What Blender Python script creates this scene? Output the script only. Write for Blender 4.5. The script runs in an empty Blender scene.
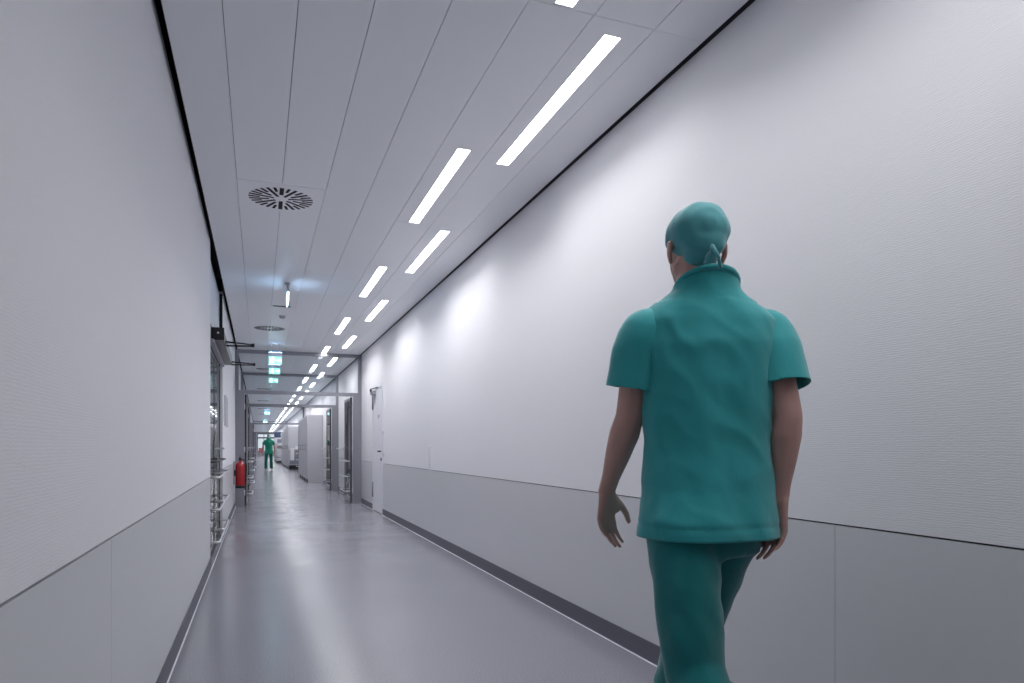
import bpy, bmesh, math, random
from mathutils import Vector, Matrix, noise
random.seed(7)
S = bpy.context.scene
C = S.collection
PI = math.pi
V = Vector

# ------------------------------------------------------------------ helpers
def lin(r, g, b):
    f = lambda c: (c/255/12.92) if c/255 <= .04045 else ((c/255+.055)/1.055)**2.4
    return (f(r), f(g), f(b), 1)

def mat(name, col, rough=.5, metal=0, spec=.5, emit=None, strength=0, coat=0):
    m = bpy.data.materials.new(name); m.use_nodes = True
    b = m.node_tree.nodes['Principled BSDF']
    b.inputs['Base Color'].default_value = col
    b.inputs['Roughness'].default_value = rough
    b.inputs['Metallic'].default_value = metal
    b.inputs['Specular IOR Level'].default_value = spec
    b.inputs['Coat Weight'].default_value = coat
    if emit:
        b.inputs['Emission Color'].default_value = emit
        b.inputs['Emission Strength'].default_value = strength
    return m

def nd(m, t, **kw):
    n = m.node_tree.nodes.new(t)
    for k, v in kw.items():
        if k in n.inputs: n.inputs[k].default_value = v
        else: setattr(n, k, v)
    return n

def link(m, a, ao, b, bi): m.node_tree.links.new(a.outputs[ao], b.inputs[bi])

def bump(m, height_node, out, strength, dist):
    b = m.node_tree.nodes['Principled BSDF']
    bp = nd(m, 'ShaderNodeBump', Strength=strength, Distance=dist)
    link(m, height_node, out, bp, 'Height'); link(m, bp, 'Normal', b, 'Normal')

def obj(name, bm, m, parent=None, smooth=False):
    me = bpy.data.meshes.new(name)
    bmesh.ops.recalc_face_normals(bm, faces=bm.faces[:])
    bm.to_mesh(me); bm.free()
    for x in (m if isinstance(m, (list, tuple)) else [m]): me.materials.append(x)
    if smooth:
        for p in me.polygons: p.use_smooth = True
    o = bpy.data.objects.new(name, me); C.objects.link(o)
    if parent: o.parent = parent
    return o

def tag(o, label=None, cat=None, group=None, kind=None):
    if label: o['label'] = label
    if cat: o['category'] = cat
    if group: o['group'] = group
    if kind: o['kind'] = kind
    return o

def thing(name, label, cat, loc=(0, 0, 0), rotz=0, group=None):
    o = bpy.data.objects.new(name, None); C.objects.link(o)
    o.location = loc; o.rotation_euler = (0, 0, rotz); o.empty_display_size = .2
    return tag(o, label, cat, group)

def struct(name, bm, m, parent=None, smooth=False):
    o = obj(name, bm, m, parent, smooth)
    if not parent: o['kind'] = 'structure'
    return o

def dup(root, loc, label=None, group=None, rotz=None):
    r = root.copy(); C.objects.link(r); r.location = loc
    if rotz is not None: r.rotation_euler = (0, 0, rotz)
    if label: r['label'] = label
    if group: r['group'] = group
    for ch in list(root.children):
        c = ch.copy(); C.objects.link(c); c.parent = r
        for g in list(ch.children):
            d = g.copy(); C.objects.link(d); d.parent = c
    return r

def box(bm, x0, x1, y0, y1, z0, z1, mi=0, bev=0):
    vs = [bm.verts.new((x, y, z)) for x in (x0, x1) for y in (y0, y1) for z in (z0, z1)]
    idx = [(0,1,3,2), (4,6,7,5), (0,4,5,1), (2,3,7,6), (0,2,6,4), (1,5,7,3)]
    fs = []
    for i in idx:
        f = bm.faces.new([vs[k] for k in i]); f.material_index = mi; fs.append(f)
    if bev:
        es = list({e for f in fs for e in f.edges})
        bmesh.ops.bevel(bm, geom=es, offset=bev, segments=2, affect='EDGES', profile=.7)
    return fs

def frame_of(a, b):
    d = (b-a).normalized()
    s = V((1, 0, 0)) if abs(d.x) < .8 else V((0, 1, 0))
    u = d.cross(s).normalized(); w = d.cross(u).normalized()
    return d, u, w

def tube(bm, pts, r, n=10, mi=0):
    pts = [V(p) for p in pts]; rings = []
    for i, p in enumerate(pts):
        if i == 0: d = pts[1]-p
        elif i == len(pts)-1: d = p-pts[i-1]
        else: d = (pts[i+1]-p).normalized()+(p-pts[i-1]).normalized()
        d.normalize()
        s = V((0, 0, 1)) if abs(d.z) < .9 else V((1, 0, 0))
        u = d.cross(s).normalized(); w = d.cross(u).normalized()
        rr = r[i] if isinstance(r, (list, tuple)) else r
        rings.append([bm.verts.new(p+u*rr*math.cos(2*PI*k/n)+w*rr*math.sin(2*PI*k/n)) for k in range(n)])
    for a, b in zip(rings, rings[1:]):
        for k in range(n):
            f = bm.faces.new((a[k], a[(k+1) % n], b[(k+1) % n], b[k])); f.material_index = mi; f.smooth = True
    bm.faces.new(rings[0]).material_index = mi; bm.faces.new(rings[-1][::-1]).material_index = mi

def lathe(bm, prof, cx=0, cy=0, cz=0, n=24, mi=0):
    rings = [[bm.verts.new((cx+r*math.cos(2*PI*k/n), cy+r*math.sin(2*PI*k/n), cz+z)) for k in range(n)] for r, z in prof]
    for a, b in zip(rings, rings[1:]):
        for k in range(n):
            f = bm.faces.new((a[k], a[(k+1) % n], b[(k+1) % n], b[k])); f.smooth = True; f.material_index = mi
    bm.faces.new(rings[0]).material_index = mi; bm.faces.new(rings[-1][::-1]).material_index = mi

def B(): return bmesh.new()
def onebox(*a, **k):
    bm = B(); box(bm, *a, **k); return bm

# ------------------------------------------------------------------ materials
def wall_mat(name, col):
    m = mat(name, col, .6, spec=.35)
    tc = nd(m, 'ShaderNodeTexCoord')
    mp = nd(m, 'ShaderNodeMapping'); mp.inputs['Scale'].default_value = (1, 26, 110)
    link(m, tc, 'Object', mp, 'Vector')
    n = nd(m, 'ShaderNodeTexNoise', Scale=1.0, Detail=2.0, Roughness=.5)
    link(m, mp, 'Vector', n, 'Vector')
    mp2 = nd(m, 'ShaderNodeMapping'); mp2.inputs['Scale'].default_value = (1, 3, 2)
    link(m, tc, 'Object', mp2, 'Vector')
    n2 = nd(m, 'ShaderNodeTexNoise', Scale=2.5, Detail=2.0)
    link(m, mp2, 'Vector', n2, 'Vector')
    # fine woven ribs of the wall covering
    w = nd(m, 'ShaderNodeTexWave', Scale=42.0, Distortion=5.0, Detail=2.0)
    w.bands_direction = 'Z'; w.inputs['Detail Scale'].default_value = 1.5
    link(m, tc, 'Object', w, 'Vector')
    a = nd(m, 'ShaderNodeMath', operation='MULTIPLY_ADD'); a.inputs[1].default_value = .6
    link(m, w, 'Fac', a, 0); link(m, n, 'Fac', a, 2)
    bump(m, a, 'Value', .4, .0009)
    return m

M = {}
M['wall_upper'] = wall_mat('wall_covering', lin(227, 227, 231))
M['wall_lower'] = mat('wall_panel_smooth', lin(203, 204, 208), .32, spec=.4)
M['void'] = mat('shadow_gap_black', lin(22, 22, 28), .8)
M['joint'] = mat('joint_dark', lin(70, 70, 80), .8)
M['ceiling'] = mat('ceiling_panel', lin(233, 234, 238), .38, spec=.45)
M['base'] = mat('baseboard_vinyl', lin(92, 92, 104), .5)
n = nd(M['base'], 'ShaderNodeTexNoise', Scale=220.0, Detail=3.0)
r = nd(M['base'], 'ShaderNodeValToRGB'); r.color_ramp.elements[0].color = lin(74, 74, 86); r.color_ramp.elements[1].color = lin(106, 106, 118)
tc = nd(M['base'], 'ShaderNodeTexCoord'); link(M['base'], tc, 'Object', n, 'Vector'); link(M['base'], n, 'Fac', r, 'Fac')
link(M['base'], r, 'Color', M['base'].node_tree.nodes['Principled BSDF'], 'Base Color')
M['bead'] = mat('white_bead', lin(225, 225, 232), .4)
M['frame'] = mat('grey_door_metal', lin(142, 143, 151), .38, metal=.12)
M['dark'] = mat('dark_profile', lin(52, 53, 62), .4, metal=.3)
M['black'] = mat('black_plastic', lin(26, 26, 30), .45)
M['steel'] = mat('brushed_steel', lin(214, 215, 220), .28, metal=.55)
M['silver'] = mat('satin_aluminium', lin(175, 176, 184), .35, metal=.6)
M['white'] = mat('white_lacquer', lin(226, 226, 233), .35)
M['cab'] = mat('cabinet_grey', lin(186, 187, 193), .35)
M['cabline'] = mat('cabinet_joint', lin(95, 95, 105), .6)
M['plinth'] = mat('dark_plinth', lin(45, 45, 52), .6)
M['red'] = mat('extinguisher_red', lin(170, 20, 30), .25, coat=.4)
M['label'] = mat('extinguisher_label', lin(215, 205, 205), .5)
M['light'] = mat('light_diffuser', (1, 1, 1, 1), .5, emit=(.99, .985, .998, 1), strength=9)
M['lightframe'] = mat('light_frame', lin(215, 215, 222), .4)
M['signwhite'] = mat('sign_lit_white', (1, 1, 1, 1), .5, emit=(.72, .98, 1, 1), strength=5)
M['signgreen'] = mat('sign_lit_green', lin(120, 200, 190), .5, emit=(.36, .86, .78, 1), strength=1.15)
M['signglow'] = mat('sign_lamp_cyan', (1, 1, 1, 1), .5, emit=(.40, .68, 1, 1), strength=9)
M['signhousing'] = mat('sign_housing', lin(205, 212, 228), .4)
M['blue'] = mat('blue_board', lin(62, 78, 108), .5)
M['poster'] = mat('plaque_grey', lin(172, 174, 182), .4)

def thin_glass(name, tint=(.93, .95, .96, 1)):
    m = bpy.data.materials.new(name); m.use_nodes = True
    t = m.node_tree; t.nodes.remove(t.nodes['Principled BSDF'])
    out = t.nodes['Material Output']
    tr = t.nodes.new('ShaderNodeBsdfTransparent'); tr.inputs[0].default_value = tint
    gl = t.nodes.new('ShaderNodeBsdfGlossy'); gl.inputs['Roughness'].default_value = .02
    fr = t.nodes.new('ShaderNodeFresnel'); fr.inputs['IOR'].default_value = 1.5
    mx = t.nodes.new('ShaderNodeMixShader')
    t.links.new(fr.outputs[0], mx.inputs[0]); t.links.new(tr.outputs[0], mx.inputs[1]); t.links.new(gl.outputs[0], mx.inputs[2])
    t.links.new(mx.outputs[0], out.inputs[0])
    return m
M['glass'] = thin_glass('pane_glass')

# floor: grey speckled linoleum with a polished finish
m = M['floor'] = mat('floor_linoleum', lin(120, 121, 133), .2, spec=.75)
pb = m.node_tree.nodes['Principled BSDF']
tc = nd(m, 'ShaderNodeTexCoord')
n1 = nd(m, 'ShaderNodeTexNoise', Scale=160.0, Detail=3.0, Roughness=.7); link(m, tc, 'Object', n1, 'Vector')
n2 = nd(m, 'ShaderNodeTexNoise', Scale=1.3, Detail=3.0); link(m, tc, 'Object', n2, 'Vector')
r1 = nd(m, 'ShaderNodeValToRGB'); r1.color_ramp.elements[0].position = .3; r1.color_ramp.elements[1].position = .72
r1.color_ramp.elements[0].color = lin(110, 111, 120); r1.color_ramp.elements[1].color = lin(158, 159, 168)
link(m, n1, 'Fac', r1, 'Fac'); link(m, r1, 'Color', pb, 'Base Color')
rr = nd(m, 'ShaderNodeMapRange'); rr.inputs['From Min'].default_value = .3; rr.inputs['From Max'].default_value = .7
rr.inputs['To Min'].default_value = .17; rr.inputs['To Max'].default_value = .25
link(m, n2, 'Fac', rr, 'Value'); link(m, rr, 'Result', pb, 'Roughness')
mp = nd(m, 'ShaderNodeMapping'); mp.inputs['Scale'].default_value = (1.2, 5.0, 1); link(m, tc, 'Object', mp, 'Vector')
n3 = nd(m, 'ShaderNodeTexNoise', Scale=2.0, Detail=3.0, Roughness=.55); link(m, mp, 'Vector', n3, 'Vector')


# ------------------------------------------------------------------ the corridor
XL, XR = -.41, 1.877          # wall faces
ZC = 2.90                     # ceiling
YB, YE = -6.0, 92.0           # ends
D0, D1 = 6.70, 8.90           # glazed door opening in the left wall
R0, R1 = 11.07, 12.07         # white door in the right wall
DADO = .828

bm = B(); box(bm, XL-4, XR+.3, YB, YE+2, -.12, 0)
struct('floor', bm, M['floor'])

bm = B()
for y0, y1 in ((YB, D0), (D1, YE)):
    box(bm, XL-.10, XL, y0, y1, DADO+.006, 2.965, 0)
    jy = [y0]+[j for j in (2.31,) if y0 < j < y1]+[y1]
    for a, b in zip(jy, jy[1:]): box(bm, XL-.10, XL, a+.001, b-.001, .04, DADO, 1)
    box(bm, XL-.14, XL-.012, y0+.03, y1-.03, 0, 3.12, 2)
box(bm, XL-.10, XL-.035, D0, D1, 2.26, 2.93, 1)
box(bm, XL-.14, XL-.055, D0, D1, 2.26, 3.12, 2); box(bm, XL-.033, XL-.001, D1-.03, D1-.001, 2.26, 2.93, 2)
struct('wall_left', bm, [M['wall_upper'], M['wall_lower'], M['void']])
bm = B()
for y0, y1 in ((YB, R0), (R1, YE)):
    box(bm, XR, XR+.1, y0, y1, DADO+.006, 2.90, 0)
    jy = [y0]+[j for j in (1.836,) if y0 < j < y1]+[y1]
    for a, b in zip(jy, jy[1:]): box(bm, XR, XR+.1, a+.001, b-.001, .04, DADO, 1)
    box(bm, XR+.012, XR+.14, y0+.03, y1-.03, 0, 3.12, 2)
box(bm, XR, XR+.1, R0, R1, 2.13, 2.90, 0)
box(bm, XR+.012, XR+.14, R0, R1, 2.13, 3.12, 2)
struct('wall_right', bm, [M['wall_upper'], M['wall_lower'], M['joint']])
struct('wall_back', onebox(XL-.1, XR+.1, YB-.15, YB, 0, 3.12), M['wall_lower'])

for nm, xs, segs in (('baseboard_left', (XL, XL+.007), ((YB, D0), (D1, YE))), ('baseboard_right', (XR-.007, XR), ((YB, R0), (R1, YE)))):
    bm = B()
    for a, b in segs: box(bm, xs[0], xs[1], a, b, .004, .104)
    struct(nm, bm, M['base'])
bm = B(); box(bm, XL+.007, XL+.014, YB, YE, 0, .004); struct('trim_1', bm, M['bead'])
bm = B()
for a, b in ((YB, R0), (R1, YE)): box(bm, XR-.014, XR-.007, a, b, 0, .004)
struct('trim_2', bm, M['bead'])
# a thin cover strip standing on the panel joint of the right wall
bm = B(); box(bm, XR-.012, XR, 7.83, 7.86, .82, 1.10, bev=.003); struct('trim_3', bm, M['white'])

# ceiling planks with open joints under a black void
XS = [-.372, -.14, .15, .44, .73, 1.02, 1.31, 1.60, 1.852]
PITCH, Y0 = 2.88, 2.55
g = .0016
bm = B()
vents, lights = [], []
k0 = -3
while Y0+(k0)*PITCH < YB: k0 += 1
for k in range(-3, 31):
    ya, yb = Y0+k*PITCH, Y0+(k+1)*PITCH
    vent = (k % 2 == 0)
    for i, (xa, xb) in enumerate(zip(XS, XS[1:])):
        def cell(p, q, x0=xa, x1=xb): box(bm, x0+g, x1-g, p+g*.6, q-g*.6, ZC, ZC+.02)
        if i in (1, 2) and vent:
            cell(ya, yb-.495)
            continue
        if i in (1, 2): cell(ya+.085 if (k-1) % 2 == 0 else ya, yb); continue
        if i in (5, 6):
            l0, l1 = (ya+.10, ya+1.56) if i == 6 else (ya+1.42, ya+2.865)
            cx = (xa+xb)/2; w = .043
            box(bm, xa+g, cx-w, ya+g, yb-g, ZC, ZC+.02); box(bm, cx+w, xb-g, ya+g, yb-g, ZC, ZC+.02)
            box(bm, cx-w, cx+w, ya+g, l0, ZC, ZC+.02); box(bm, cx-w, cx+w, l1, yb-g, ZC, ZC+.02)
            lights.append((i, k, cx, l0, l1)); continue
        cell(ya, yb)
    if vent: vents.append((.15, yb-.205, k))
box(bm, XS[0]+.01, XS[-1]-.01, YB, YE, ZC+.032, ZC+.05, 1)
struct('ceiling', bm, [M['ceiling'], M['joint']])
struct('roof_slab', onebox(XL-.14, XR+.14, YB-.1, YE+.3, 3.12, 3.2), M['void'])

# strip lights
def make_light(L=1.455, w=.043):
    t = thing('ceiling_light', 'x', 'light')
    bm = B()
    for a in ((-w, -w+.0035, 0, L), (w-.0035, w, 0, L), (-w, w, 0, .0035), (-w, w, L-.0035, L)):
        box(bm, a[0], a[1], a[2], a[3], -.001, .03)
    obj('frame', bm, M['lightframe'], t)
    obj('diffuser', onebox(-w+.0035, w-.0035, .0035, L-.0035, .004, .03), M['light'], t)
    return t
def lamp_light(x, y, z, L=1.45, W=7.5):
    key = 'strip_lamp_%d' % round(W*10)
    l = bpy.data.lights.get(key)
    if not l:
        l = bpy.data.lights.new(key, 'AREA'); l.shape = 'RECTANGLE'; l.size = .078; l.size_y = L; l.energy = W; l.spread = math.radians(135); l.color = (.99, .985, .998)
    o = bpy.data.objects.new('strip_lamp', l); C.objects.link(o); o.location = (x, y+L/2, z+.002)
    return o
L0 = make_light(); used = False
ordn = ['nearest', 'second', 'third', 'fourth', 'fifth', 'sixth', 'seventh', 'eighth', 'ninth', 'tenth']
cnt = {5: 0, 6: 0}
for i, k, cx, l0, l1 in sorted(lights, key=lambda q: q[3]):
    if l0 > YE-2 or l0 < -1.0: continue
    side = 'right-hand row beside the right wall' if i == 6 else 'left-hand row nearer the corridor middle'
    grp = None
    if (i == 6 and l0 < 2) or (i == 5 and l0 < 0):
        lab = 'white strip light above and behind the photographer'; grp = 'strip lights behind the camera'
    else:
        n_ = cnt[i]; cnt[i] += 1
        if i == 5 and n_ == 0: lab = 'strip light in the ceiling cut off by the top edge, only its end showing'
        elif i == 6 and n_ == 0: lab = 'longest bright white strip light in the ceiling, nearest of the '+('right-hand row')
        elif n_ < 9: lab = 'white recessed strip light, %s from the camera in the %s' % (ordn[n_], side)
        else:
            lab = 'tiny white strip light far down the corridor in the '+side
        grp = 'recessed strip lights in the '+('right-hand row' if i == 6 else 'left-hand row')
    o = L0 if not used else dup(L0, (0, 0, 0)); used = True
    o.location = (cx, l0, ZC); o['label'] = lab; o['group'] = grp
    lp = lamp_light(cx, l0, ZC, W=5.8 if l0 < 3 else 7.5 if l0 < 5.4 else 9.0)

# swirl air diffusers
def make_vent():
    t = thing('ceiling_vent', 'x', 'air vent')
    h = .2888
    obj('plate', onebox(-h, h, -h, h, -.002, .02), M['ceiling'], t)
    bm = B()
    for k in range(28):
        a = 2*PI*k/28
        if k % 2 == 1: ra, rb, w = (.05 if k % 4 == 3 else .085), .222, .0102
        else: ra, rb, w = .145, .222, .0095
        if k in (7, 21): w = .014
        d = V((math.cos(a), math.sin(a), 0)); n_ = V((-d.y, d.x, 0))
        ps = [d*ra-n_*w, d*rb-n_*w*1.05, d*rb+n_*w*1.05, d*ra+n_*w]
        lo = [bm.verts.new(p+V((0, 0, -.0035))) for p in ps]; hi = [bm.verts.new(p+V((0, 0, .004))) for p in ps]
        bm.faces.new(lo); bm.faces.new(hi[::-1])
        for q in range(4): bm.faces.new((lo[q], lo[(q+1) % 4], hi[(q+1) % 4], hi[q]))
    s = obj('slots', bm, M['void'], t); s['label'] = 'black radial slots'
    return t
vt = make_vent(); first = True; nv = 0
for x, y, k in vents:
    if y < 3 or y > 45: continue
    o = vt if first else dup(vt, (0, 0, 0)); first = False
    o.location = (x, y, ZC)
    o['label'] = ['large round air vent with black radial slots in the ceiling, nearest the camera', 'second round air vent, just before the first hanging exit sign'][nv] if nv < 2 else 'small round ceiling air vent beyond the glazed partitions'
    o['group'] = 'round ceiling air vents'; nv += 1

# small ceiling fittings
t = thing('smoke_detector', 'small round white smoke detector on the ceiling before the second air vent', 'smoke detector', (.30, 9.85, ZC))
bm = B(); lathe(bm, [(.05, -.012), (.052, 0)]); obj('base', bm, M['white'], t)
bm = B(); lathe(bm, [(.018, -.045), (.036, -.038), (.042, -.012)]); obj('sensor_head', bm, M['poster'], t)
t = thing('access_hatch', 'square ceiling access hatch with a dark front slot behind the edge-on sign', 'hatch', (.28, 9.35, ZC))
obj('hatch_panel', onebox(-.17, .17, -.12, .9, -.003, .0), M['ceiling'], t)
obj('slot', onebox(-.11, .10, -.16, -.125, -.006, .0), M['void'], t)

# ------------------------------------------------------------------ exit signs
def sign_man(bm, cx, cz, s, y):       # running figure, arrow-like door, thin plates
    def P(pts, z0=0):
        a = [bm.verts.new((cx+px*s, y, cz+pz*s)) for px, pz in pts]; b = [bm.verts.new((v.co.x, y-.002, v.co.z)) for v in a]
        bm.faces.new(a); bm.faces.new(b[::-1])
        for i in range(len(a)): bm.faces.new((a[i], a[(i+1) % len(a)], b[(i+1) % len(a)], b[i]))
    P([(.05+.09*math.cos(q*PI/4), .38+.09*math.sin(q*PI/4)) for q in range(8)])
    P([(-.10, .26), (.10, .28), (.08, 0), (-.06, 0)])
    P([(-.06, .02), (.02, .02), (-.12, -.22), (-.30, -.24), (-.30, -.16), (-.16, -.14)])
    P([(.0, .02), (.08, .02), (.20, -.16), (.14, -.40), (.06, -.40), (.11, -.17)])
    P([(-.10, .26), (-.28, .14), (-.26, .08), (-.08, .18)])
    P([(.10, .26), (.26, .12), (.32, .16), (.12, .32)])
def exit_sign(loc, label, w=.24, h=.15, group=None, flip=1):
    t = thing('exit_sign', label, 'exit sign', loc, 0, group)
    bm = B(); box(bm, -w/2-.01, w/2+.01, -.022, .022, h, h+.07, bev=.004); obj('housing', bm, M['signhousing'], t)
    for x in (-w*.3, w*.3):
        bm = B(); tube(bm, [(x, 0, h+.065), (x, 0, ZC-loc[2])], .005); obj('hanger_rod', bm, M['silver'], t)
    p = obj('pictogram_panel', onebox(-w/2, w/2, -.006, .006, 0, h), M['signgreen'], t)
    p['label'] = 'glowing green panel'
    bm = B(); sign_man(bm, -w*.22, h*.5, h*.9, -.0065)
    a = [(.06, .02), (.30, .02), (.30, .12), (.46, 0), (.30, -.12), (.30, -.02), (.06, -.02)]
    vs = [bm.verts.new((px*w*flip, -.0085, h*.5+pz*w)) for px, pz in a]; bm.faces.new(vs)
    obj('running_figure_and_arrow', bm, M['signwhite'], p)
    bm = B(); box(bm, -w/2, w/2, -.02, .02, h+.0705, h+.0735)
    obj('lamp_strip', bm, M['signglow'], t)
    return t
exit_sign((.265, 12.55, 2.535), 'hanging green and white exit sign with pale housing, overlapping the first ceiling beam', .215, .135)
exit_sign((.315, 15.6, 2.675), 'small lit exit sign hanging between the first and second ceiling beams', .23, .13)
exit_sign((.34, 18.3, 2.72), 'small lit exit sign hanging just under the second ceiling beam', .23, .13)
exit_sign((.35, 33.5, 2.60), 'tiny exit sign far down the corridor above the distant person', .25, .14, group='far exit signs')
exit_sign((.35, 44, 2.55), 'tiniest exit sign, farthest along the corridor', .25, .14, group='far exit signs')
# the sign seen edge-on, for the glazed door in the left wall
t = thing('exit_sign', 'narrow glowing bluish-white sign hanging edge-on from the ceiling before the smoke detector', 'exit sign', (.295, 7.72, 2.675))
bm = B(); tube(bm, [(0, .17, .12), (0, .17, ZC-2.675)], .012); lathe(bm, [(.03, ZC-2.675-.015), (.03, ZC-2.675)], 0, .17); obj('stem', bm, M['silver'], t)
bm = B(); box(bm, -.014, .014, -.01, .37, .095, .125, bev=.003); obj('housing', bm, M['signhousing'], t)
bm = B(); box(bm, -.006, .006, 0, .36, 0, .095); p = obj('light_panel', bm, M['signglow'], t); p['label'] = 'bluish glowing panel'

# ------------------------------------------------------------------ door pieces
def bumper(y0, y1, z, x_face, out, sgn):        # tube standing off a leaf along y
    bm = B(); x1 = x_face+sgn*out; r = .03
    pts = [(x_face, y0, z), (x1-sgn*r, y0, z), (x1-sgn*r*.3, y0+r*.3, z), (x1, y0+r, z), (x1, y1-r, z), (x1-sgn*r*.3, y1-r*.3, z), (x1-sgn*r, y1, z), (x_face, y1, z)]
    tube(bm, pts, .011, 8); return bm

def leaf(parent, x, y0, y1, z1, sgn, bars=True, fmat='frame', barmat='steel', st=.055, h=.018):
    """a framed glass leaf lying in the plane x, from y0 to y1"""
    bm = B()
    box(bm, x-h, x+h, y0, y0+st, .01, z1); box(bm, x-h, x+h, y1-st, y1, .01, z1)
    box(bm, x-h, x+h, y0+st, y1-st, z1-st, z1); box(bm, x-h, x+h, y0+st, y1-st, .01, .01+st*1.8)
    f = obj('door_leaf', bm, M[fmat], parent)
    obj('glass_pane', onebox(x-.004, x+.004, y0+st, y1-st, .01+st*1.8, z1-st), M['glass'], f)
    bm = B(); box(bm, x-h-.0015, x+h+.0015, y1-.012, y1+.003, .01, z1); box(bm, x-h-.0015, x+h*.2, y0-.003, y0+.008, .01, z1); obj('edge_seal', bm, M['black'], f)
    if bars:
        for z in (.82, .525, .23):
            obj('bumper_bar', bumper(y0+.04, y1-.04, z, x+sgn*h, .10, sgn), M[barmat], f)
    bm = B(); box(bm, x+sgn*h-.004, x+sgn*(h+.006), y1-st*.85, y1-st*.15, 1.0, 1.16)
    tube(bm, [(x+sgn*h, y1-st*.5, 1.08), (x+sgn*(h+.05), y1-st*.5, 1.08), (x+sgn*(h+.05), y1-st*.5-.12, 1.08)], .009, 8)
    obj('lever_handle', bm, M['steel'], f)
    return f

# glazed partitions across the corridor
part_lab = ['nearest grey metal glazed partition across the corridor with both doors open', 'second grey glazed partition, just behind the nearest one, doors open',
            'third glazed partition, beyond the big grey cabinets', 'farthest glazed partition, small, deep in the corridor behind the distant person']
def partition(Y, label):
    t = thing('glazed_partition', label, 'partition', (0, Y, 0))
    for a, b in ((XL, XL+.06), (XR-.06, XR)):
        obj('post', onebox(a, b, -.05, .05, 0, 2.90), M['frame'], t)
    obj('head_beam', onebox(XL+.06, XR-.06, -.05, .05, 2.84, 2.90), M['frame'], t)
    obj('transom', onebox(XL+.06, XR-.06, -.05, .05, 2.085, 2.15), M['frame'], t)
    obj('fanlight_glass', onebox(XL+.06, XR-.06, -.004, .004, 2.15, 2.84), M['glass'], t)
    for a, b in ((XL+.06, XL+.155), (XR-.155, XR-.06)):
        obj('jamb_panel', onebox(a, b, -.05, .05, 0, 2.085), M['frame'], t)
    leaf(t, XL+.18, .07, 1.07, 2.075, 1)
    leaf(t, XR-.18, .07, 1.07, 2.075, -1)
    for x, s in ((XL+.157, 1), (XR-.157, -1)):
        bm = B()
        for z in (.25, 1.05, 1.85): tube(bm, [(x, .06, z-.05), (x, .06, z+.05)], .012, 8)
        obj('hinge', bm, M['steel'], t)
    return t
PY = [13.57, 17.7, 31.6, 50.5]
for y, l in zip(PY, part_lab): partition(y, l)

# glazed double door in the left wall
t = bpy.data.objects.new('door_1', None); C.objects.link(t); t['kind'] = 'structure'
XD = XL-.035
bm = B()
box(bm, XD-.008, XD+.008, D0, D0+.04, 0, 2.26); box(bm, XD-.008, XD+.008, D1-.03, D1, 0, 2.26)
box(bm, XD-.03, XD+.02, D0+.04, D1-.03, 2.10, 2.26)
obj('door_frame', bm, M['dark'], t)
for y0, y1 in ((D0+.045, 7.79), (7.80, D1-.045)):
    f = leaf(t, XD, y0, y1, 2.05, 1, fmat='dark', st=.035, h=.007)
bm = B(); box(bm, XD+.02, XD+.06, D0+.05, D1-.05, 2.055, 2.085); obj('head_rail', bm, M['silver'], t)
bm = B(); tube(bm, [(XD+.02, 6.9, .96), (XD+.075, 6.9, .96), (XD+.075, 8.7, .96), (XD+.02, 8.7, .96)], .009, 8); obj('push_bar', bm, M['dark'], t)

# door operator over it, with its two swing arms
t = thing('door_operator', 'long black door operator box with two thin arms above the left glass door', 'door operator', (XL, 6.82, 2.087))
bm = B(); box(bm, 0, .105, 0, 2.08, 0, .100, bev=.004); obj('housing', bm, mat('operator_grey', lin(66, 64, 66), .35, metal=.3), t)
bm = B(); box(bm, -.0, .11, -.012, -.001, -.004, .11, bev=.003); lathe(bm, [(.008, -.0), (.008, .002)], .06, -.014, .05)
e = obj('end_cap', bm, M['black'], t)
bm = B(); tube(bm, [(.058, -.012, .06), (.058, -.0145, .06)], .010, 12); obj('indicator_dot', bm, M['white'], e)
for y in (.34, 2.0):
    bm = B()
    tube(bm, [(.09, y-.02, .030), (.36, y+.03, .018)], .0075, 8)
    tube(bm, [(.09, y+.12, .010), (.36, y+.035, .006)], .0075, 8)
    tube(bm, [(.355, y+.032, -.004), (.355, y+.032, .030)], .014, 10)
    tube(bm, [(.10, y-.02, .0), (.10, y-.02, .04)], .012, 10)
    obj('swing_arm', bm, M['black'], t)

# the space behind the glass door
bm = B()
box(bm, XL-2.1, XL-2.0, 4.5, 13.2, 0, 3.0); box(bm, XL-4, XL-.14, 4.4, 4.5, 0, 3.0); box(bm, XL-4, XL-.14, 13.2, 13.3, 0, 3.0)
struct('wall_side_room', bm, M['white'])
struct('ceiling_side_room', onebox(XL-2.1, XL-.14, 4.4, 13.3, 2.85, 2.95), M['ceiling'])
o = dup(L0, (XL-1.0, 7.6, 2.82), 'added unseen strip light brightening the room behind the left glass door'); o['group'] = 'side room lights'; lamp_light(XL-1.0, 7.6, 2.82, W=18); o = dup(L0, (XL-1.0, 10.4, 2.82), 'second added unseen strip light brightening the room behind the left glass door'); o['group'] = 'side room lights'; lamp_light(XL-1.0, 10.4, 2.82, W=18)  # unseen lamps added to brighten the side room behind the glass
t = thing('storage_rack', 'grey metal storage rack seen through the left glass door', 'rack', (XL-.75, 9.8, 0))
for x in (0, .5):
    for y in (0, 1.2): obj('upright', onebox(x-.015, x+.015, y-.015, y+.015, 0, 1.9), M['silver'], t)
for z in (.15, .6, 1.05, 1.5, 1.88): obj('shelf', onebox(-.015, .515, -.015, 1.215, z, z+.025), M['cab'], t)

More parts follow.
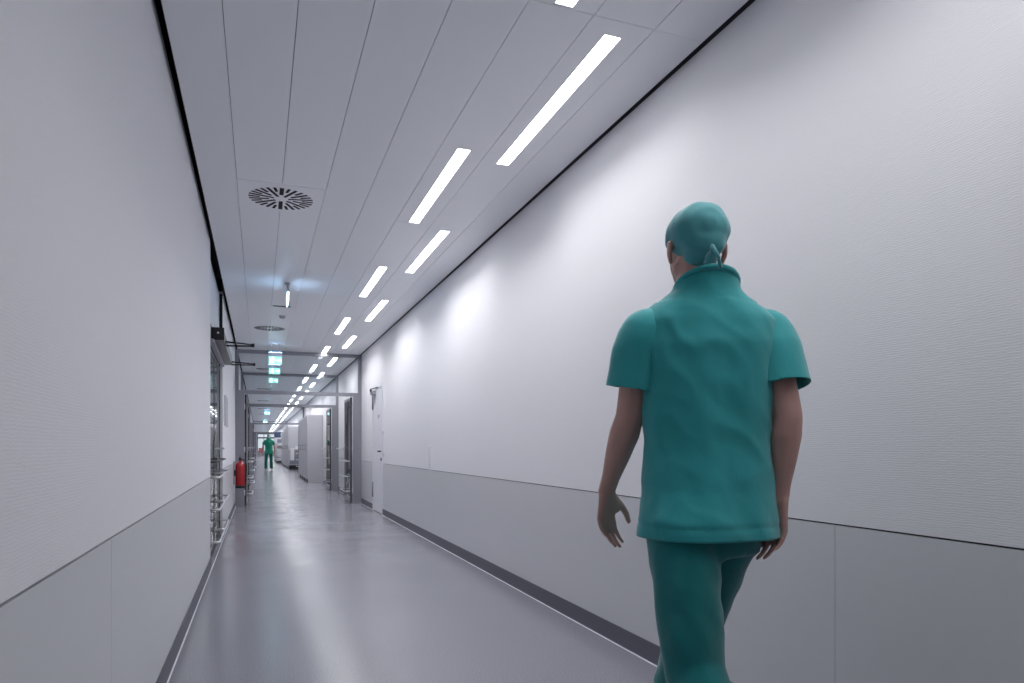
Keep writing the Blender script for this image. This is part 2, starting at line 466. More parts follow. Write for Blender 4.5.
# white service door in the right wall
t = bpy.data.objects.new('door_2', None); C.objects.link(t); t['kind'] = 'structure'
bm = B(); box(bm, XR-.012, XR+.1, R0, R0+.035, 0, 2.13); box(bm, XR-.012, XR+.1, R1-.035, R1, 0, 2.13); box(bm, XR-.012, XR+.1, R0+.035, R1-.035, 2.09, 2.13)
obj('door_frame', bm, M['white'], t)
obj('door_leaf', onebox(XR-.004, XR+.04, R0+.038, R1-.038, .012, 2.087), M['white'], t)
obj('threshold', onebox(XR-.01, XR+.08, R0+.038, R1-.038, 0, .008), M['dark'], t)
for z in (.36, 1.88):
    bm = B(); tube(bm, [(XR-.016, R1-.03, z-.13), (XR-.016, R1-.03, z+.13)], .014, 10); obj('hinge', bm, M['frame'], t)
bm = B()
tube(bm, [(XR-.02, R0+.08, 1.03), (XR-.05, R0+.08, 1.03), (XR-.05, R0+.21, 1.03)], .012, 8); obj('lever_handle', bm, M['dark'], t)
bm = B(); tube(bm, [(XR-.025, R0+.08, .90), (XR-.003, R0+.08, .90)], .022, 12); obj('lock_cylinder', bm, M['dark'], t)
bm = B(); box(bm, XR-.07, XR-.005, R1-.30, R1-.06, 2.00, 2.06, bev=.004); obj('door_closer', bm, M['silver'], t)
bm = B(); tube(bm, [(XR-.07, R1-.18, 2.07), (XR-.10, R1-.35, 2.08), (XR-.02, R1-.55, 2.10)], .009, 8)
tube(bm, [(XR-.07, R1-.18, 2.055), (XR-.07, R1-.18, 2.085)], .018, 8); obj('closer_arm', bm, M['black'], t)
t = tag(obj('door_sign', onebox(XR-.008, XR-.0045, R0+.30, R0+.46, 1.58, 1.64), M['poster']), 'small grey nameplate on the white door in the right wall', 'sign')
for z, lab in ((1.33, 'upper small grey wall switch beside the white door'), (.98, 'lower small grey wall switch beside the white door')):
    t = thing('wall_switch', lab, 'switch', (XR, 10.98, z))
    bm = B(); box(bm, -.012, 0, -.04, .04, -.04, .04, bev=.003); obj('plate', bm, M['white'], t)
    bm = B(); box(bm, -.018, -.012, -.022, .022, -.026, .026, bev=.002); obj('rocker', bm, M['poster'], t)

# plaques and handrails
tag(obj('wall_plaque', onebox(XR-.015, XR, 15.6, 16.3, 1.70, 1.97, bev=.004), M['poster']), 'grey plaque on the right wall between the two nearest partitions', 'plaque')
tag(obj('wall_notice_board', onebox(XL, XL+.012, 9.35, 10.15, 1.37, 1.76, bev=.004), M['poster']), 'tall pale grey board on the left wall before the fire extinguisher', 'board')
for y0, y1, lab in ((14.9, 17.3, 'steel handrail on the right wall between the two nearest partitions'), (18.95, 21.7, 'steel handrail on the right wall beside the tall grey cabinet')):
    t = thing('handrail', lab, 'handrail', (XR, y0, 1.06))
    L = y1-y0
    bm = B(); tube(bm, [(-.07, 0, 0), (-.07, L, 0)], .019, 10); obj('rail', bm, M['steel'], t)
    bm = B()
    for y in (.15, L/2, L-.15): tube(bm, [(0, y, -.02), (-.06, y, -.02), (-.07, y, 0)], .010, 8)
    obj('brackets', bm, M['steel'], t)

# fire extinguisher
def extinguisher(loc, label):
    t = thing('fire_extinguisher', label, 'fire extinguisher', loc)
    bm = B(); lathe(bm, [(.05, 0), (.072, .006), (.076, .03), (.076, .36), (.070, .40), (.045, .435), (.022, .45), (.022, .47)], n=28)
    obj('cylinder', bm, M['red'], t)
    bm = B(); lathe(bm, [(.074, -.012), (.079, -.010), (.079, .035), (.0765, .037)], n=28); obj('foot_ring', bm, M['black'], t)
    bm = B(); lathe(bm, [(.024, .468), (.026, .51), (.012, .515)], n=14)
    box(bm, -.012, .012, -.12, .02, .515, .525); box(bm, -.012, .012, -.11, .02, .54, .55); obj('valve_handle', bm, M['black'], t)
    bm = B(); tube(bm, [(.02, 0, .49), (.075, -.02, .47), (.10, -.02, .38), (.096, -.02, .2), (.088, -.02, .09)], .010, 10); obj('hose', bm, M['black'], t)
    bm = B()
    n = 10
    vs = [[bm.verts.new((.0768*math.cos(.1+1.2*k/n), .0768*math.sin(.1+1.2*k/n), z)) for k in range(n+1)] for z in (.14, .31)]
    for k in range(n): bm.faces.new((vs[0][k], vs[0][k+1], vs[1][k+1], vs[1][k]))
    obj('label_sticker', bm, M['label'], t).scale = (1, 1, 1)
    bm = B(); box(bm, -.11, -.07, -.03, .03, .2, .3); box(bm, -.105, -.095, -.05, .05, .05, .45); obj('wall_bracket', bm, M['dark'], t)
    return t
extinguisher((XL+.105, 12.75, .40), 'red fire extinguisher hung low on the left wall by the nearest partition')

# ------------------------------------------------------------------ cabinets on the right
def cabinet(loc, w, d, h, label, group):
    """front faces -x; w along y"""
    t = thing('storage_cabinet', label, 'cabinet', loc, 0, group)
    bm = B(); box(bm, .02, d, .002, w-.002, .09, h, bev=.003); box(bm, .02, d, .002, .02, 0, .095); box(bm, .02, d, w-.02, w-.002, 0, .095); obj('body', bm, M['cab'], t)
    obj('plinth', onebox(.05, .07, .02, w-.02, 0, .09), M['plinth'], t)
    for a, b in ((.004, w/2-.002), (w/2+.002, w-.004)):
        bm = B(); box(bm, 0, .019, a, b, .10, h-.006, bev=.002); dr = obj('door', bm, M['cab'], t)
        y = b-.05 if a < .1 else a+.05
        bm = B(); tube(bm, [(0, y, h*.48), (-.03, y, h*.48), (-.03, y, h*.56), (0, y, h*.56)], .006, 8); obj('handle', bm, M['dark'], dr)
    return t
cx = 1.40
for i, lab in enumerate(['big tall grey cabinet nearest the camera, its blank side filling the view', 'tall grey cabinet directly behind the nearest one', 'third tall grey cabinet of the first row', 'fourth tall grey cabinet, last of the first row']):
    cabinet((cx, 22.0+i*1.22, 0), 1.21, XR-.01-cx, 2.09, lab, 'tall grey cabinets of the first row')
for i in range(9):
    cabinet((cx-.04, 35.4+i*1.22, 0), 1.21, XR-.01-cx+.04, 2.12 if i < 6 else 1.95, ['foremost tall grey cabinet of the farther row, behind the trolley'][0] if i == 0 else 'tall grey cabinet further back in the farther row', 'tall grey cabinets of the farther row')
# trolley in front of farther row
t = thing('supply_trolley', 'grey supply trolley with black base standing against the farther tall cabinets', 'trolley', (1.36, 34.7, 0))
bm = B(); box(bm, .0, .50, 0, .6, .22, .98, bev=.01); obj('body', bm, M['cab'], t)
obj('base', onebox(.02, .48, .02, .58, .05, .22), M['black'], t)
for x in (.07, .43):
    for y in (.07, .53):
        bm = B(); tube(bm, [(x-.012, y, .035), (x+.012, y, .035)], .035, 12); obj('wheel', bm, M['black'], t)
bm = B(); box(bm, -.01, .51, -.01, .61, .98, 1.01, bev=.004); obj('worktop', bm, M['white'], t)
for k in range(3):
    obj('drawer', onebox(.03, .47, -.012, 0, .27+k*.235, .49+k*.235), M['frame'], t)
t = thing('towel', 'long white towel hanging down the front of the grey supply trolley', 'towel', (1.36, 34.69, 0))
bm = B(); box(bm, .06, .24, -.05, -.014, .45, 1.05, bev=.014); box(bm, .06, .24, -.05, .12, 1.015, 1.05, bev=.014)
C.objects.unlink(t); bpy.data.objects.remove(t)
tag(obj('towel', bm, mat('white_towel', lin(236, 236, 240), .9)), 'long white towel hanging down the front of the grey supply trolley', 'towel').location = (1.36, 34.69, 0)
t = thing('roll_dispenser', 'small white dispenser box on top of the grey supply trolley', 'dispenser', (1.66, 34.85, 1.01))
bm = B(); box(bm, 0, .16, 0, .22, 0, .13, bev=.01); obj('box', bm, M['white'], t)
bm = B(); box(bm, -.004, .0, .04, .18, .02, .06); obj('slot', bm, M['dark'], t)

# wheeled wire shelves further back
for i, y in enumerate((49.0, 52.0, 54.2, 56.5)):
    if i == 0:
        t = sh0 = thing('wire_shelf', 'x', 'shelf', (1.15, y, 0), 0, 'far wheeled shelves')
        for x in (0, .6):
            for yy in (0, 1.4):
                bm = B(); tube(bm, [(x, yy, .08), (x, yy, 1.85)], .014, 8); obj('upright', bm, M['steel'], t)
        for z in (.16, .55, .95, 1.35, 1.8):
            obj('shelf_board', onebox(-.02, .62, -.02, 1.42, z, z+.03), M['white'], t)
        obj('base', onebox(-.02, .62, -.02, 1.42, .05, .12), M['plinth'], t)
    else: t = dup(sh0, (1.15, y, 0))
    t['label'] = 'pale wheeled shelf unit far away along the right wall behind the distant person'
for i in range(4):
    bm = B(); w = random.uniform(.2, .32); h = random.uniform(.16, .3)
    box(bm, 0, .5, 0, w, 0, h, bev=.008); box(bm, -.008, 0, w*.25, w*.75, h*.3, h*.7, 1)
    o = tag(obj('storage_box', bm, [mat('box_tone', lin(*random.choice([(210, 210, 216), (150, 155, 168), (185, 178, 176), (120, 128, 142)])), .6), M['white']]),
            'small storage box on the far wheeled shelves', 'box', 'boxes on the far shelves')
    o.location = (1.18, [49.0, 49.0, 52.0, 52.0][i]+.08+.5*(i % 2), [.58, .98, 1.38][(i+i//3) % 3])

# hanging direction board far away
t = thing('direction_board', 'small dark blue board hanging in the far corridor right of the distant person', 'sign', (.95, 47.5, 1.72))
obj('panel', onebox(0, .40, -.015, .015, 0, .36), M['blue'], t)
for x in (.05, .35):
    bm = B(); tube(bm, [(x, 0, .36), (x, 0, ZC-1.72)], .006, 6); obj('hanger_rod', bm, M['silver'], t)

# end of the corridor
bm = B()
box(bm, XL-1, XL+.22, YE, YE+.2, 0, 3.12); box(bm, XR, XR+.5, YE, YE+.2, 0, 3.12)
box(bm, XL+.22, XR, YE, YE+.2, 0, .55); box(bm, XL+.22, XR, YE, YE+.2, 2.78, 3.12)
struct('wall_end', bm, M['wall_lower'])
t = bpy.data.objects.new('window_1', None); C.objects.link(t); t['kind'] = 'structure'
bm = B()
box(bm, XL+.22, XR, YE+.02, YE+.14, 2.18, 2.34); box(bm, XL+.22, XR, YE+.02, YE+.14, .55, .62); box(bm, XL+.22, XR, YE+.02, YE+.14, 2.72, 2.78)
for x in (XL+.22, .55, 1.2, XR-.06): box(bm, x, x+.06, YE+.03, YE+.13, .62, 2.72)
obj('window_frame', bm, M['plinth'], t)
obj('window_pane', onebox(XL+.28, XR-.06, YE+.07, YE+.078, .62, 2.72), M['glass'], t)
t = thing('chair', 'small reddish chair at the very end of the corridor, left of the distant person', 'chair', (-.05, 90.0, 0))
rc = mat('dusty_red', lin(186, 112, 120), .7)
bm = B(); box(bm, 0, .5, 0, .5, .40, .48, bev=.02); obj('seat', bm, rc, t)
bm = B(); box(bm, 0, .5, .45, .52, .48, .98, bev=.02); obj('backrest', bm, rc, t)
for x in (.03, .44):
    for y in (.03, .44): obj('leg', onebox(x, x+.03, y, y+.03, 0, .40), M['plinth'], t)

# ------------------------------------------------------------------ people
def blob(bm, pts, n=16):
    """closed tapered limb through points (p, r) or (p, ra, rb, side) with rounded ends"""
    P = []
    for q in pts:
        p = V(q[0]); ra = q[1]; rb = q[2] if len(q) > 2 else ra; sd = V(q[3]) if len(q) > 3 else None
        P.append((p, ra, rb, sd))
    d0 = (P[1][0]-P[0][0]).normalized(); d1 = (P[-1][0]-P[-2][0]).normalized()
    ext = []
    for a in (.98, .80, .45): ext.append((P[0][0]-d0*P[0][1]*a, P[0][1]*math.sqrt(1-a*a), P[0][2]*math.sqrt(1-a*a), P[0][3]))
    Q = ext+P
    for a in (.45, .80, .98): Q.append((P[-1][0]+d1*P[-1][1]*a, P[-1][1]*math.sqrt(1-a*a), P[-1][2]*math.sqrt(1-a*a), P[-1][3]))
    rings = []; last = None
    for i, (p, ra, rb, sd) in enumerate(Q):
        a = Q[max(i-1, 0)][0]; b = Q[min(i+1, len(Q)-1)][0]; d = (b-a).normalized()
        ref = sd if sd is not None else (last if last is not None else (V((1, 0, 0)) if abs(d.x) < .8 else V((0, 1, 0))))
        u = (ref-d*ref.dot(d)).normalized(); w_ = d.cross(u).normalized(); last = u
        rings.append([bm.verts.new(p+u*ra*math.cos(2*PI*k/n)+w_*rb*math.sin(2*PI*k/n)) for k in range(n)])
    for a, b in zip(rings, rings[1:]):
        for k in range(n): bm.faces.new((a[k], a[(k+1) % n], b[(k+1) % n], b[k]))
    bm.faces.new(rings[0][::-1]); bm.faces.new(rings[-1])

def loft(bm, rings, n=36):
    """rings: centre, half width, half depth, yaw, exponent"""
    R_ = []
    for c, hw, hd, yaw, e in rings:
        rr = []
        for k in range(n):
            a = 2*PI*k/n; ca, sa = math.cos(a), math.sin(a)
            x = hw*math.copysign(abs(ca)**(2/e), ca); y = hd*math.copysign(abs(sa)**(2/e), sa)
            rr.append(bm.verts.new(V(c)+V((x*math.cos(yaw)-y*math.sin(yaw), x*math.sin(yaw)+y*math.cos(yaw), 0))))
        R_.append(rr)
    for a, b in zip(R_, R_[1:]):
        for k in range(n): bm.faces.new((a[k], a[(k+1) % n], b[(k+1) % n], b[k]))
    bm.faces.new(R_[0][::-1]); bm.faces.new(R_[-1])

def fused(bm, voxel, smooth, fac=.6):
    """voxel-fuse overlapping closed pieces into one surface; returns a bmesh"""
    bmesh.ops.recalc_face_normals(bm, faces=bm.faces[:])
    me = bpy.data.meshes.new('work'); bm.to_mesh(me); bm.free()
    o = bpy.data.objects.new('work', me); C.objects.link(o)
    r = o.modifiers.new('r', 'REMESH'); r.mode = 'VOXEL'; r.voxel_size = voxel
    s = o.modifiers.new('s', 'SMOOTH'); s.factor = fac; s.iterations = smooth
    dg = bpy.context.evaluated_depsgraph_get(); dg.update()
    ev = o.evaluated_get(dg); me2 = ev.to_mesh()
    out = bmesh.new(); out.from_mesh(me2); ev.to_mesh_clear()
    C.objects.unlink(o); bpy.data.objects.remove(o); bpy.data.meshes.remove(me)
    return out

def cut(bm, co, no, near, rad):
    """open a garment: remove what lies beyond the plane, only near the point"""
    near = V(near); co = V(co); no = V(no).normalized()
    fs = [f for f in bm.faces if (f.calc_center_median()-near).length < rad]
    geom = list({v for f in fs for v in f.verts})+list({e for f in fs for e in f.edges})+fs
    bmesh.ops.bisect_plane(bm, geom=geom, plane_co=co, plane_no=no, dist=1e-5)
    kill = [f for f in bm.faces if (f.calc_center_median()-co).dot(no) > 0 and (f.calc_center_median()-near).length < rad*1.05]
    bmesh.ops.delete(bm, geom=kill, context='FACES')
    loose = [v for v in bm.verts if not v.link_faces]
    bmesh.ops.delete(bm, geom=loose, context='VERTS')

def cloth(name, bm, m, parent, th=.003):
    o = obj(name, bm, m, parent, smooth=True)
    s = o.modifiers.new('thickness', 'SOLIDIFY'); s.thickness = th; s.offset = 0
    return o

def hand(bm, wrist, dirv, back, thumb, curl, s=1.0, left=True):
    """palm and five fingers; dirv towards the fingertips, back = out of the back of the hand, thumb = side of the thumb"""
    d = V(dirv).normalized(); bk = V(back); bk = (bk-d*bk.dot(d)).normalized(); th = d.cross(bk).normalized()
    if th.dot(V(thumb)) < 0: th = -th
    w = V(wrist)
    K = lambda a, b, c: w+(d*a+th*b+bk*c)*s
    blob(bm, [(K(0, 0, 0), .027*s, .019*s, th), (K(.03, .002, 0), .033*s, .017*s, th), (K(.062, .002, 0), .040*s, .0145*s, th), (K(.084, .0, 0), .039*s, .0115*s, th)])
    blob(bm, [(K(.012, .018, -.006), .015*s), (K(.045, .030, -.010), .016*s), (K(.062, .034, -.010), .011*s)])
    fing = [(.030, .026, (.042, .025, .020), .0088, 1.0), (.0095, .028, (.047, .029, .021), .0092, 1.08), (-.0115, .026, (.044, .027, .020), .0088, 1.2), (-.0315, .020, (.034, .020, .018), .0078, 1.35)]
    for off, _, seg, r, c in fing:
        p = K(.082 if off > -.02 else .074, off, .001); ang = curl*.45*c; pts = [(K(.06, off*.85, .001), r*1.05*s), (p, r*1.08*s)]
        spread = off*.9
        for j, L in enumerate(seg):
            dd = (d*math.cos(ang)-bk*math.sin(ang)+th*spread).normalized()
            p = p+dd*L*s; pts.append((p, r*(1-.11*(j+1))*s)); ang += curl*(.62, .5, .3)[j]*c
        blob(bm, pts, 10)
    p0 = K(.018, .022, -.006); p1 = K(.050, .050, -.016); p2 = p1+(d*.80+th*.42-bk*.28).normalized()*.032*s; p3 = p2+(d*.93+th*.10-bk*.30).normalized()*.026*s
    blob(bm, [(p0, .014*s), (p1, .0115*s), (p2, .0102*s), (p3, .0085*s)], 10)

def fold(p, nrm, t):
    a = noise.noise(V((p.x*10, p.y*10, p.z*1.6))+V((t, 0, 0)))
    q = noise.noise(V((p.x*9+p.z*7, p.y*9+p.z*3, p.z*5))+V((t, 3, 0)))
    b = noise.noise(V((p.x*20+p.z*9, p.y*20, p.z*8))+V((0, t, 0)))
    return a*.010+(.35-min(abs(q)*2.2, 1))*.0045+b*.0025

def person(root_label, loc, yaw, P, tones, vox=1.0, name='person'):
    """P: pose in local coordinates, +y ahead"""
    t = thing(name, root_label, 'person', loc, yaw)
    ty = P['chest_yaw']; hy = P['hip_yaw']
    def rz(v, a): return V((v[0]*math.cos(a)-v[1]*math.sin(a), v[0]*math.sin(a)+v[1]*math.cos(a), v[2]))
    sh = {s: rz((s*.170, 0, 1.448), ty) for s in (-1, 1)}
    hip = {s: rz((s*.092, 0, .925), hy) for s in (-1, 1)}
    bm = B()
    # trunk
    loft(bm, [((0, 0, .84), .12, .085, hy, 2.2), ((0, 0, .92), .155, .10, hy, 2.3), ((0, 0, 1.02), .14, .09, (hy+ty)/2, 2.3), ((0, 0, 1.12), .132, .085, ty*.7, 2.3),
              ((0, .0, 1.28), .152, .10, ty, 2.3), ((0, 0, 1.40), .155, .09, ty, 2.4), ((0, -.005, 1.46), .125, .060, ty, 2.2), ((0, -.005, 1.52), .07, .055, ty, 2)])
    H = V(P['head']); hyaw = P['head_yaw']
    h_ = lambda x, y, z: H+rz((x, y, z), hyaw)
    blob(bm, [((0, -.008, 1.45), .062), ((0, -.004, 1.52), .057), (h_(0, -.012, -.075), .055, .058, (1, 0, 0)), (h_(0, -.01, -.02), .055)])
    # head: cranium, jaw, face features
    fx = rz((1, 0, 0), hyaw)
    blob(bm, [(h_(0, -.028, .045), .074, .074, fx), (h_(0, .02, .04), .073, .078, fx)], 24)
    blob(bm, [(h_(0, .028, .03), .066, .06, fx), (h_(0, .045, -.035), .056, .048, fx), (h_(0, .062, -.082), .034, .026, fx)], 20)
    blob(bm, [(h_(-.045, .0, -.045), .022), (h_(0, .058, -.088), .018), (h_(.045, .0, -.045), .022)], 12)
    blob(bm, [(h_(0, .088, .018), .010), (h_(0, .099, -.010), .012), (h_(0, .104, -.022), .013)], 10)
    for s in (-1, 1):
        blob(bm, [(h_(s*.042, .084, .034), .010), (h_(s*.014, .090, .036), .010)], 8)      # brow
        blob(bm, [(h_(s*.012, .098, -.028), .008), (h_(s*.004, .100, -.029), .008)], 8)
        blob(bm, [(h_(s*.022, .082, -.056), .007), (h_(0, .090, -.054), .009)], 8)         # lips
        blob(bm, [(h_(s*.020, .080, -.068), .007), (h_(0, .088, -.068), .009)], 8)
        blob(bm, [(h_(s*.078, -.018, .022), .008, .016, fx), (h_(s*.080, -.014, -.006), .007, .014, fx), (h_(s*.074, -.008, -.028), .006, .009, fx)], 10)   # ear
    # arms, hands
    for s in (-1, 1):
        el = V(P['elbow'][s]); wr = V(P['wrist'][s]); d = (wr-el).normalized()
        sd = V(P['arm_side'][s])
        blob(bm, [(rz((s*.10, 0, 1.43), ty), .050), (sh[s]+V((-.008*s, 0, -.018)), .050), (sh[s].lerp(el, .35), .050), (sh[s].lerp(el, .75), .043), (el, .040)])
        blob(bm, [(el, .040), (el.lerp(wr, .22), .0445, .041, sd), (el.lerp(wr, .5), .038, .034, sd), (el.lerp(wr, .82), .028, .023, sd), (wr, .0275, .020, sd)])
        hd = P['hand'][s]
        hand(bm, wr+d*.005, hd[0], hd[1], hd[2], hd[3])
    # legs and feet
    for s in (-1, 1):
        kn = V(P['knee'][s]); an = V(P['ankle'][s]); td = P['toe'][s]
        blob(bm, [(hip[s]+V((0, 0, -.01)), .085), (hip[s].lerp(kn, .35), .078), (hip[s].lerp(kn, .75), .060), (kn, .053)])
        blob(bm, [(kn, .053), (kn.lerp(an, .3), .056), (kn.lerp(an, .7), .040), (an, .036)])
        heel = V(P['heel'][s])
        blob(bm, [(heel, .032), (an.lerp(heel, .4), .034), (heel+V(td)*.12, .034, .03, (1, 0, 0)), (heel+V(td)*.19, .036, .02, (1, 0, 0))])
    for f in bm.faces: pass
    body = fused(bm, .0042*vox, 5)
    M_ = obj('body', body, tones['skin'], t, smooth=True)
    # eyes
    for s in (-1, 1):
        e = B(); bmesh.ops.create_uvsphere(e, u_segments=14, v_segments=8, radius=.0125)
        bmesh.ops.translate(e, verts=e.verts[:], vec=h_(s*.030, .0765, .014)); ey = obj('eye', e, M['white'], t, smooth=True)
        e = B(); bmesh.ops.create_uvsphere(e, u_segments=12, v_segments=6, radius=.006)
        bmesh.ops.translate(e, verts=e.verts[:], vec=h_(s*.030, .084, .014)); obj('iris', e, M['black'], ey, smooth=True)
    # cap
    bm = B()
    blob(bm, [(h_(0, -.034, .050), .082, .080, fx), (h_(0, .018, .050), .079, .080, fx)], 28)
    blob(bm, [(h_(0, -.056, .01), .064, .058, fx), (h_(0, -.045, -.012), .050, .05, fx)], 24)
    cap = fused(bm, .006*vox, 5)
    for v in cap.verts:
        v.co += v.normal*(noise.noise(v.co*24)*.004) if v.normal.length else V()
    n_ = rz((0, .62, -.78), hyaw)
    cut(cap, h_(0, -.01, -.008), n_, h_(0, .02, 0), .30)
    cloth('surgical_cap', cap, tones['cap'], t, .002)
    bm = B(); tube(bm, [h_(.0, -.125, -.012), h_(.012, -.136, -.045), h_(.020, -.132, -.075)], .005, 6); tube(bm, [h_(.0, -.125, -.012), h_(-.014, -.134, -.040), h_(-.022, -.130, -.062)], .005, 6)
    obj('cap_ties', bm, tones['cap'], t)
    # tunic: trunk and two short sleeves, open at hem, sleeves and neck
    bm = B(); hem = P['hem']
    loft(bm, [((.008, -.005, hem-.05), .203, .154, hy, 2.5), ((.008, -.005, hem+.04), .200, .150, hy, 2.5), ((.010, 0, .98), .186, .135, (hy+ty)/2, 2.5), ((.006, 0, 1.12), .176, .127, ty*.8, 2.5),
              ((0, 0, 1.27), .180, .130, ty, 2.5), ((0, -.003, 1.38), .190, .124, ty, 2.5), ((0, -.005, 1.45), .190, .106, ty, 2.4), ((0, -.006, 1.488), .160, .090, ty, 2.2), ((0, -.006, 1.512), .122, .082, ty, 2.1), ((0, -.006, 1.535), .096, .078, ty, 2), ((0, -.004, 1.60), .082, .080, ty, 2)])
    blob(bm, [((0, -.006, 1.49), .092, .085, (1, 0, 0)), ((0, -.004, 1.55), .084, .080, (1, 0, 0))])
    sl = {}
    for s in (-1, 1):
        el = V(P['elbow'][s]); a = sh[s]; d = (el-a).normalized(); L = (el-a).length*P['sleeve'][s]
        e = a+d*L; sl[s] = (e, d)
        sd = V(P['arm_side'][s])
        sb = B(); blob(sb, [(rz((s*.07, 0, 1.415), ty), .068), (rz((s*.125, -.002, 1.422), ty), .070), (a+V((0, 0, -.034)), .072)], 24)
        blob(sb, [(a+V((0, 0, -.040)), .076, .075, sd), (a.lerp(e, .45), .079, .077, sd), (a.lerp(e, .8), .080, .077, sd), (e+d*.07, .083, .078, sd)], 28)
        sbf = fused(sb, .0075*vox, 6); sbf.normal_update()
        for v in sbf.verts: v.co += v.normal*fold(v.co, v.normal, P['seed']+2)*.25
        cut(sbf, e, d, e+d*.06, .20)
        kill = [f for f in sbf.faces if rz(f.calc_center_median(), -ty).x*s < .10]
        bmesh.ops.delete(sbf, geom=kill, context='FACES')
        sl[s] = sbf
    tun = fused(bm, .0075*vox, 6)
    tun.normal_update()
    for v in tun.verts:
        k = .35 if v.co.z > 1.5 else 1.0
        v.co += v.normal*fold(v.co, v.normal, P['seed'])*k
        if abs(v.co.z-(hem+.035)) < .006 and v.co.z < 1: v.co -= v.normal*.0022      # stitched hem
    cut(tun, (0, 0, hem), (0, 0, -1), (0, 0, hem-.05), .55)
    cut(tun, (0, 0, P['collar']), (0, .42, .90), (0, 0, 1.62), .15)
    for s in (-1, 1):
        tmp = bpy.data.meshes.new('tmp'); sl[s].to_mesh(tmp); sl[s].free(); tun.from_mesh(tmp); bpy.data.meshes.remove(tmp)
    shirt = cloth('tunic', tun, tones['tunic'], t, .003)
    # neck band and breast pocket as pieces of the tunic
    bm = B()
    pts = [(math.cos(a)*.085, math.sin(a)*.083-.004, P['collar']-.004-.46*math.sin(a)*.083) for a in [2*PI*k/28 for k in range(29)]]
    pts = [rz(p, ty) for p in pts]
    tube(bm, pts, [.0085]*29, 8); obj('neck_band', bm, tones['tunic'], shirt, smooth=True)
    # trousers
    bm = B()
    loft(bm, [((0, 0, .80), .155, .115, hy, 2.2), ((0, 0, .90), .172, .122, hy, 2.4), ((0, 0, 1.02), .160, .112, hy, 2.4), ((0, 0, 1.08), .15, .10, hy, 2.3)])
    for s in (-1, 1):
        kn = V(P['knee'][s]); an = V(P['ankle'][s]); ad = (an-kn).normalized()
        blob(bm, [(hip[s]+V((0, 0, -.02)), .086, .106, (1, 0, 0)), (hip[s].lerp(kn, .35), .090, .102, (1, 0, 0)), (hip[s].lerp(kn, .75), .080, .088, (1, 0, 0)), (kn, .075, .082, (1, 0, 0)),
                  (kn.lerp(an, .5), .076, .082, (1, 0, 0)), (an+ad*.03, .074, .082, (1, 0, 0))], 24)
    tr = fused(bm, .0085*vox, 6); tr.normal_update()
    for v in tr.verts: v.co += v.normal*fold(v.co, v.normal, P['seed']+5)*(.3+.95*max(0, min(1, (.86-v.co.z)/.2)))
    for s in (-1, 1):
        kn = V(P['knee'][s]); an = V(P['ankle'][s]); ad = (an-kn).normalized()
        cut(tr, an+ad*.012, ad, an+ad*.08, .135)
    cut(tr, (0, 0, 1.05), (0, 0, 1), (0, 0, 1.1), .25)
    cloth('trousers', tr, tones['trousers'], t, .003)
    # shoes
    for s in (-1, 1):
        heel = V(P['heel'][s]); td = V(P['toe'][s]).normalized(); up = V((0, 0, 1)); up = (up-td*up.dot(td)).normalized()
        bm = B()
        blob(bm, [(heel-td*.012+up*.012, .040, .044, (1, 0, 0)), (heel+td*.06+up*.014, .042, .044, (1, 0, 0)), (heel+td*.14+up*.0, .050, .034, (1, 0, 0)), (heel+td*.195-up*.004, .046, .026, (1, 0, 0))], 20)
        shb = fused(bm, .006*vox, 4)
        geom = shb.verts[:]+shb.edges[:]+shb.faces[:]
        bmesh.ops.bisect_plane(shb, geom=geom, plane_co=heel-up*.034, plane_no=-up, clear_outer=True)
        es = [e for e in shb.edges if e.is_boundary]; bmesh.ops.holes_fill(shb, edges=es)
        obj('shoe', shb, tones['shoe'], t, smooth=True)
    return t

def fabric(name, col):
    m = mat(name, col, .78, spec=.25)
    m.node_tree.nodes['Principled BSDF'].inputs['Sheen Weight'].default_value = .35
    tc = nd(m, 'ShaderNodeTexCoord'); mp = nd(m, 'ShaderNodeMapping'); mp.inputs['Scale'].default_value = (5, 5, 3); mp.inputs['Rotation'].default_value = (0, .35, 0)
    link(m, tc, 'Object', mp, 'Vector'); n = nd(m, 'ShaderNodeTexNoise', Scale=2.2, Detail=4.0, Roughness=.5); n.inputs['Distortion'].default_value = .8
    link(m, mp, 'Vector', n, 'Vector'); bump(m, n, 'Fac', .3, .008)
    return m
skin = mat('skin', lin(192, 152, 142), .5, spec=.4)
skin.node_tree.nodes['Principled BSDF'].inputs['Subsurface Weight'].default_value = .08
skin.node_tree.nodes['Principled BSDF'].inputs['Subsurface Radius'].default_value = (.01, .004, .002)
T = dict(skin=skin, cap=fabric('cap_fabric', lin(74, 150, 156)), tunic=fabric('tunic_fabric', lin(44, 154, 157)), trousers=fabric('trouser_fabric', lin(8, 114, 116)), shoe=mat('clog_white', lin(225, 225, 228), .45))
NEAR = (1.180, 1.615, 0)
L_ = lambda x, y, z: (x-1.172, y-NEAR[1], z)
pose = dict(chest_yaw=-.30, hip_yaw=.05, head=(-.026, .012, 1.645), head_yaw=-.22, hem=.852, collar=1.552, seed=3.1,
    elbow={-1: L_(.978, 1.70, 1.185), 1: L_(1.345, 1.49, 1.185)}, wrist={-1: L_(.955, 1.80, .970), 1: L_(1.345, 1.52, .955)},
    arm_side={-1: (1, 0, 0), 1: (1, 0, 0)}, sleeve={-1: .70, 1: .70},
    hand={-1: ((.10, .22, -1), (-.35, .75, .1), (1, .35, 0), .55), 1: ((-.02, .18, -1), (.9, .2, 0), (0, 1, 0), .55)},
    knee={-1: (-.10, -.10, .50), 1: (.085, .20, .51)}, ankle={-1: (-.085, -.42, .205), 1: (.08, .36, .105)},
    heel={-1: (-.085, -.47, .165), 1: (.08, .335, .062)}, toe={-1: (0, .72, -.69), 1: (.05, .985, .17)})
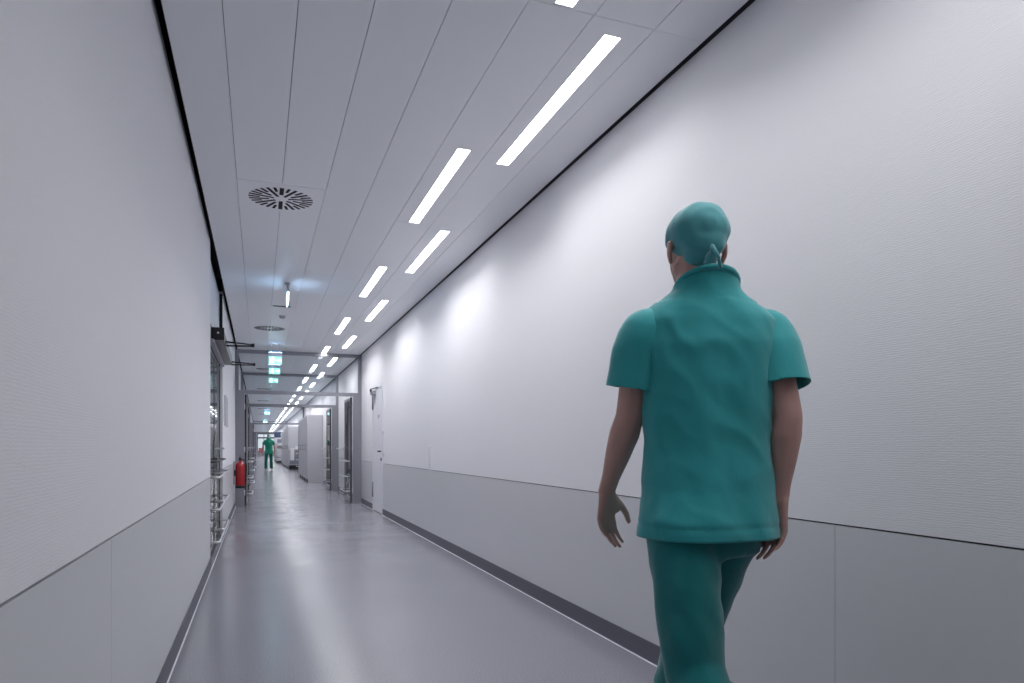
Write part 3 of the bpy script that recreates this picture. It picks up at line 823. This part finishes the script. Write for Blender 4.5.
person('person in teal surgical scrubs and cap walking away beside the right wall, seen from behind', NEAR, -.04, pose, T)
T2 = dict(T); T2['tunic'] = fabric('green_tunic_fabric', lin(22, 122, 100)); T2['trousers'] = fabric('green_trouser_fabric', lin(10, 104, 88)); T2['cap'] = mat('pale_cap', lin(150, 176, 178), .8)
pose2 = dict(chest_yaw=.03, hip_yaw=0, head=(0, .012, 1.650), head_yaw=0, hem=.80, collar=1.552, seed=9.4,
    elbow={-1: (-.255, -.01, 1.17), 1: (.255, .0, 1.17)}, wrist={-1: (-.275, .07, .93), 1: (.275, .08, .93)},
    arm_side={-1: (1, 0, 0), 1: (1, 0, 0)}, sleeve={-1: .72, 1: .72},
    hand={-1: ((0, .12, -1), (-1, 0, 0), (0, 1, 0), .4), 1: ((0, .12, -1), (1, 0, 0), (0, 1, 0), .4)},
    knee={-1: (-.12, .03, .50), 1: (.12, .05, .50)}, ankle={-1: (-.125, -.03, .095), 1: (.13, .05, .095)},
    heel={-1: (-.125, -.055, .042), 1: (.13, .025, .042)}, toe={-1: (-.08, .99, 0), 1: (.08, .99, 0)})
far = person('small distant person in green scrubs standing in the middle of the corridor far away', (.427, 34.2, 0), 0, pose2, T2, 2.2)
far.scale = (.965, .965, .965)


# ------------------------------------------------------------------ camera, world, exposure
cam = bpy.data.cameras.new('camera'); co = bpy.data.objects.new('camera', cam); C.objects.link(co)
cam.sensor_fit = 'HORIZONTAL'; cam.sensor_width = 36; cam.lens = 683/1024*36
cam.shift_y = 105.5/1024; cam.clip_start = .02; cam.clip_end = 300
co.location = (0, 0, 1.1); co.rotation_euler = (PI/2, 0, -math.atan2(253, 683))
S.camera = co
w = bpy.data.worlds.new('world'); S.world = w; w.use_nodes = True
w.node_tree.nodes['Background'].inputs[0].default_value = (.85, .92, 1, 1)
w.node_tree.nodes['Background'].inputs[1].default_value = .8
S.view_settings.view_transform = 'Standard'; S.view_settings.look = 'None'
S.view_settings.exposure = .2; S.view_settings.gamma = 1; S.view_settings.use_curve_mapping = False

S.cycles.diffuse_bounces = 8; S.cycles.max_bounces = 12; S.cycles.transparent_max_bounces = 16
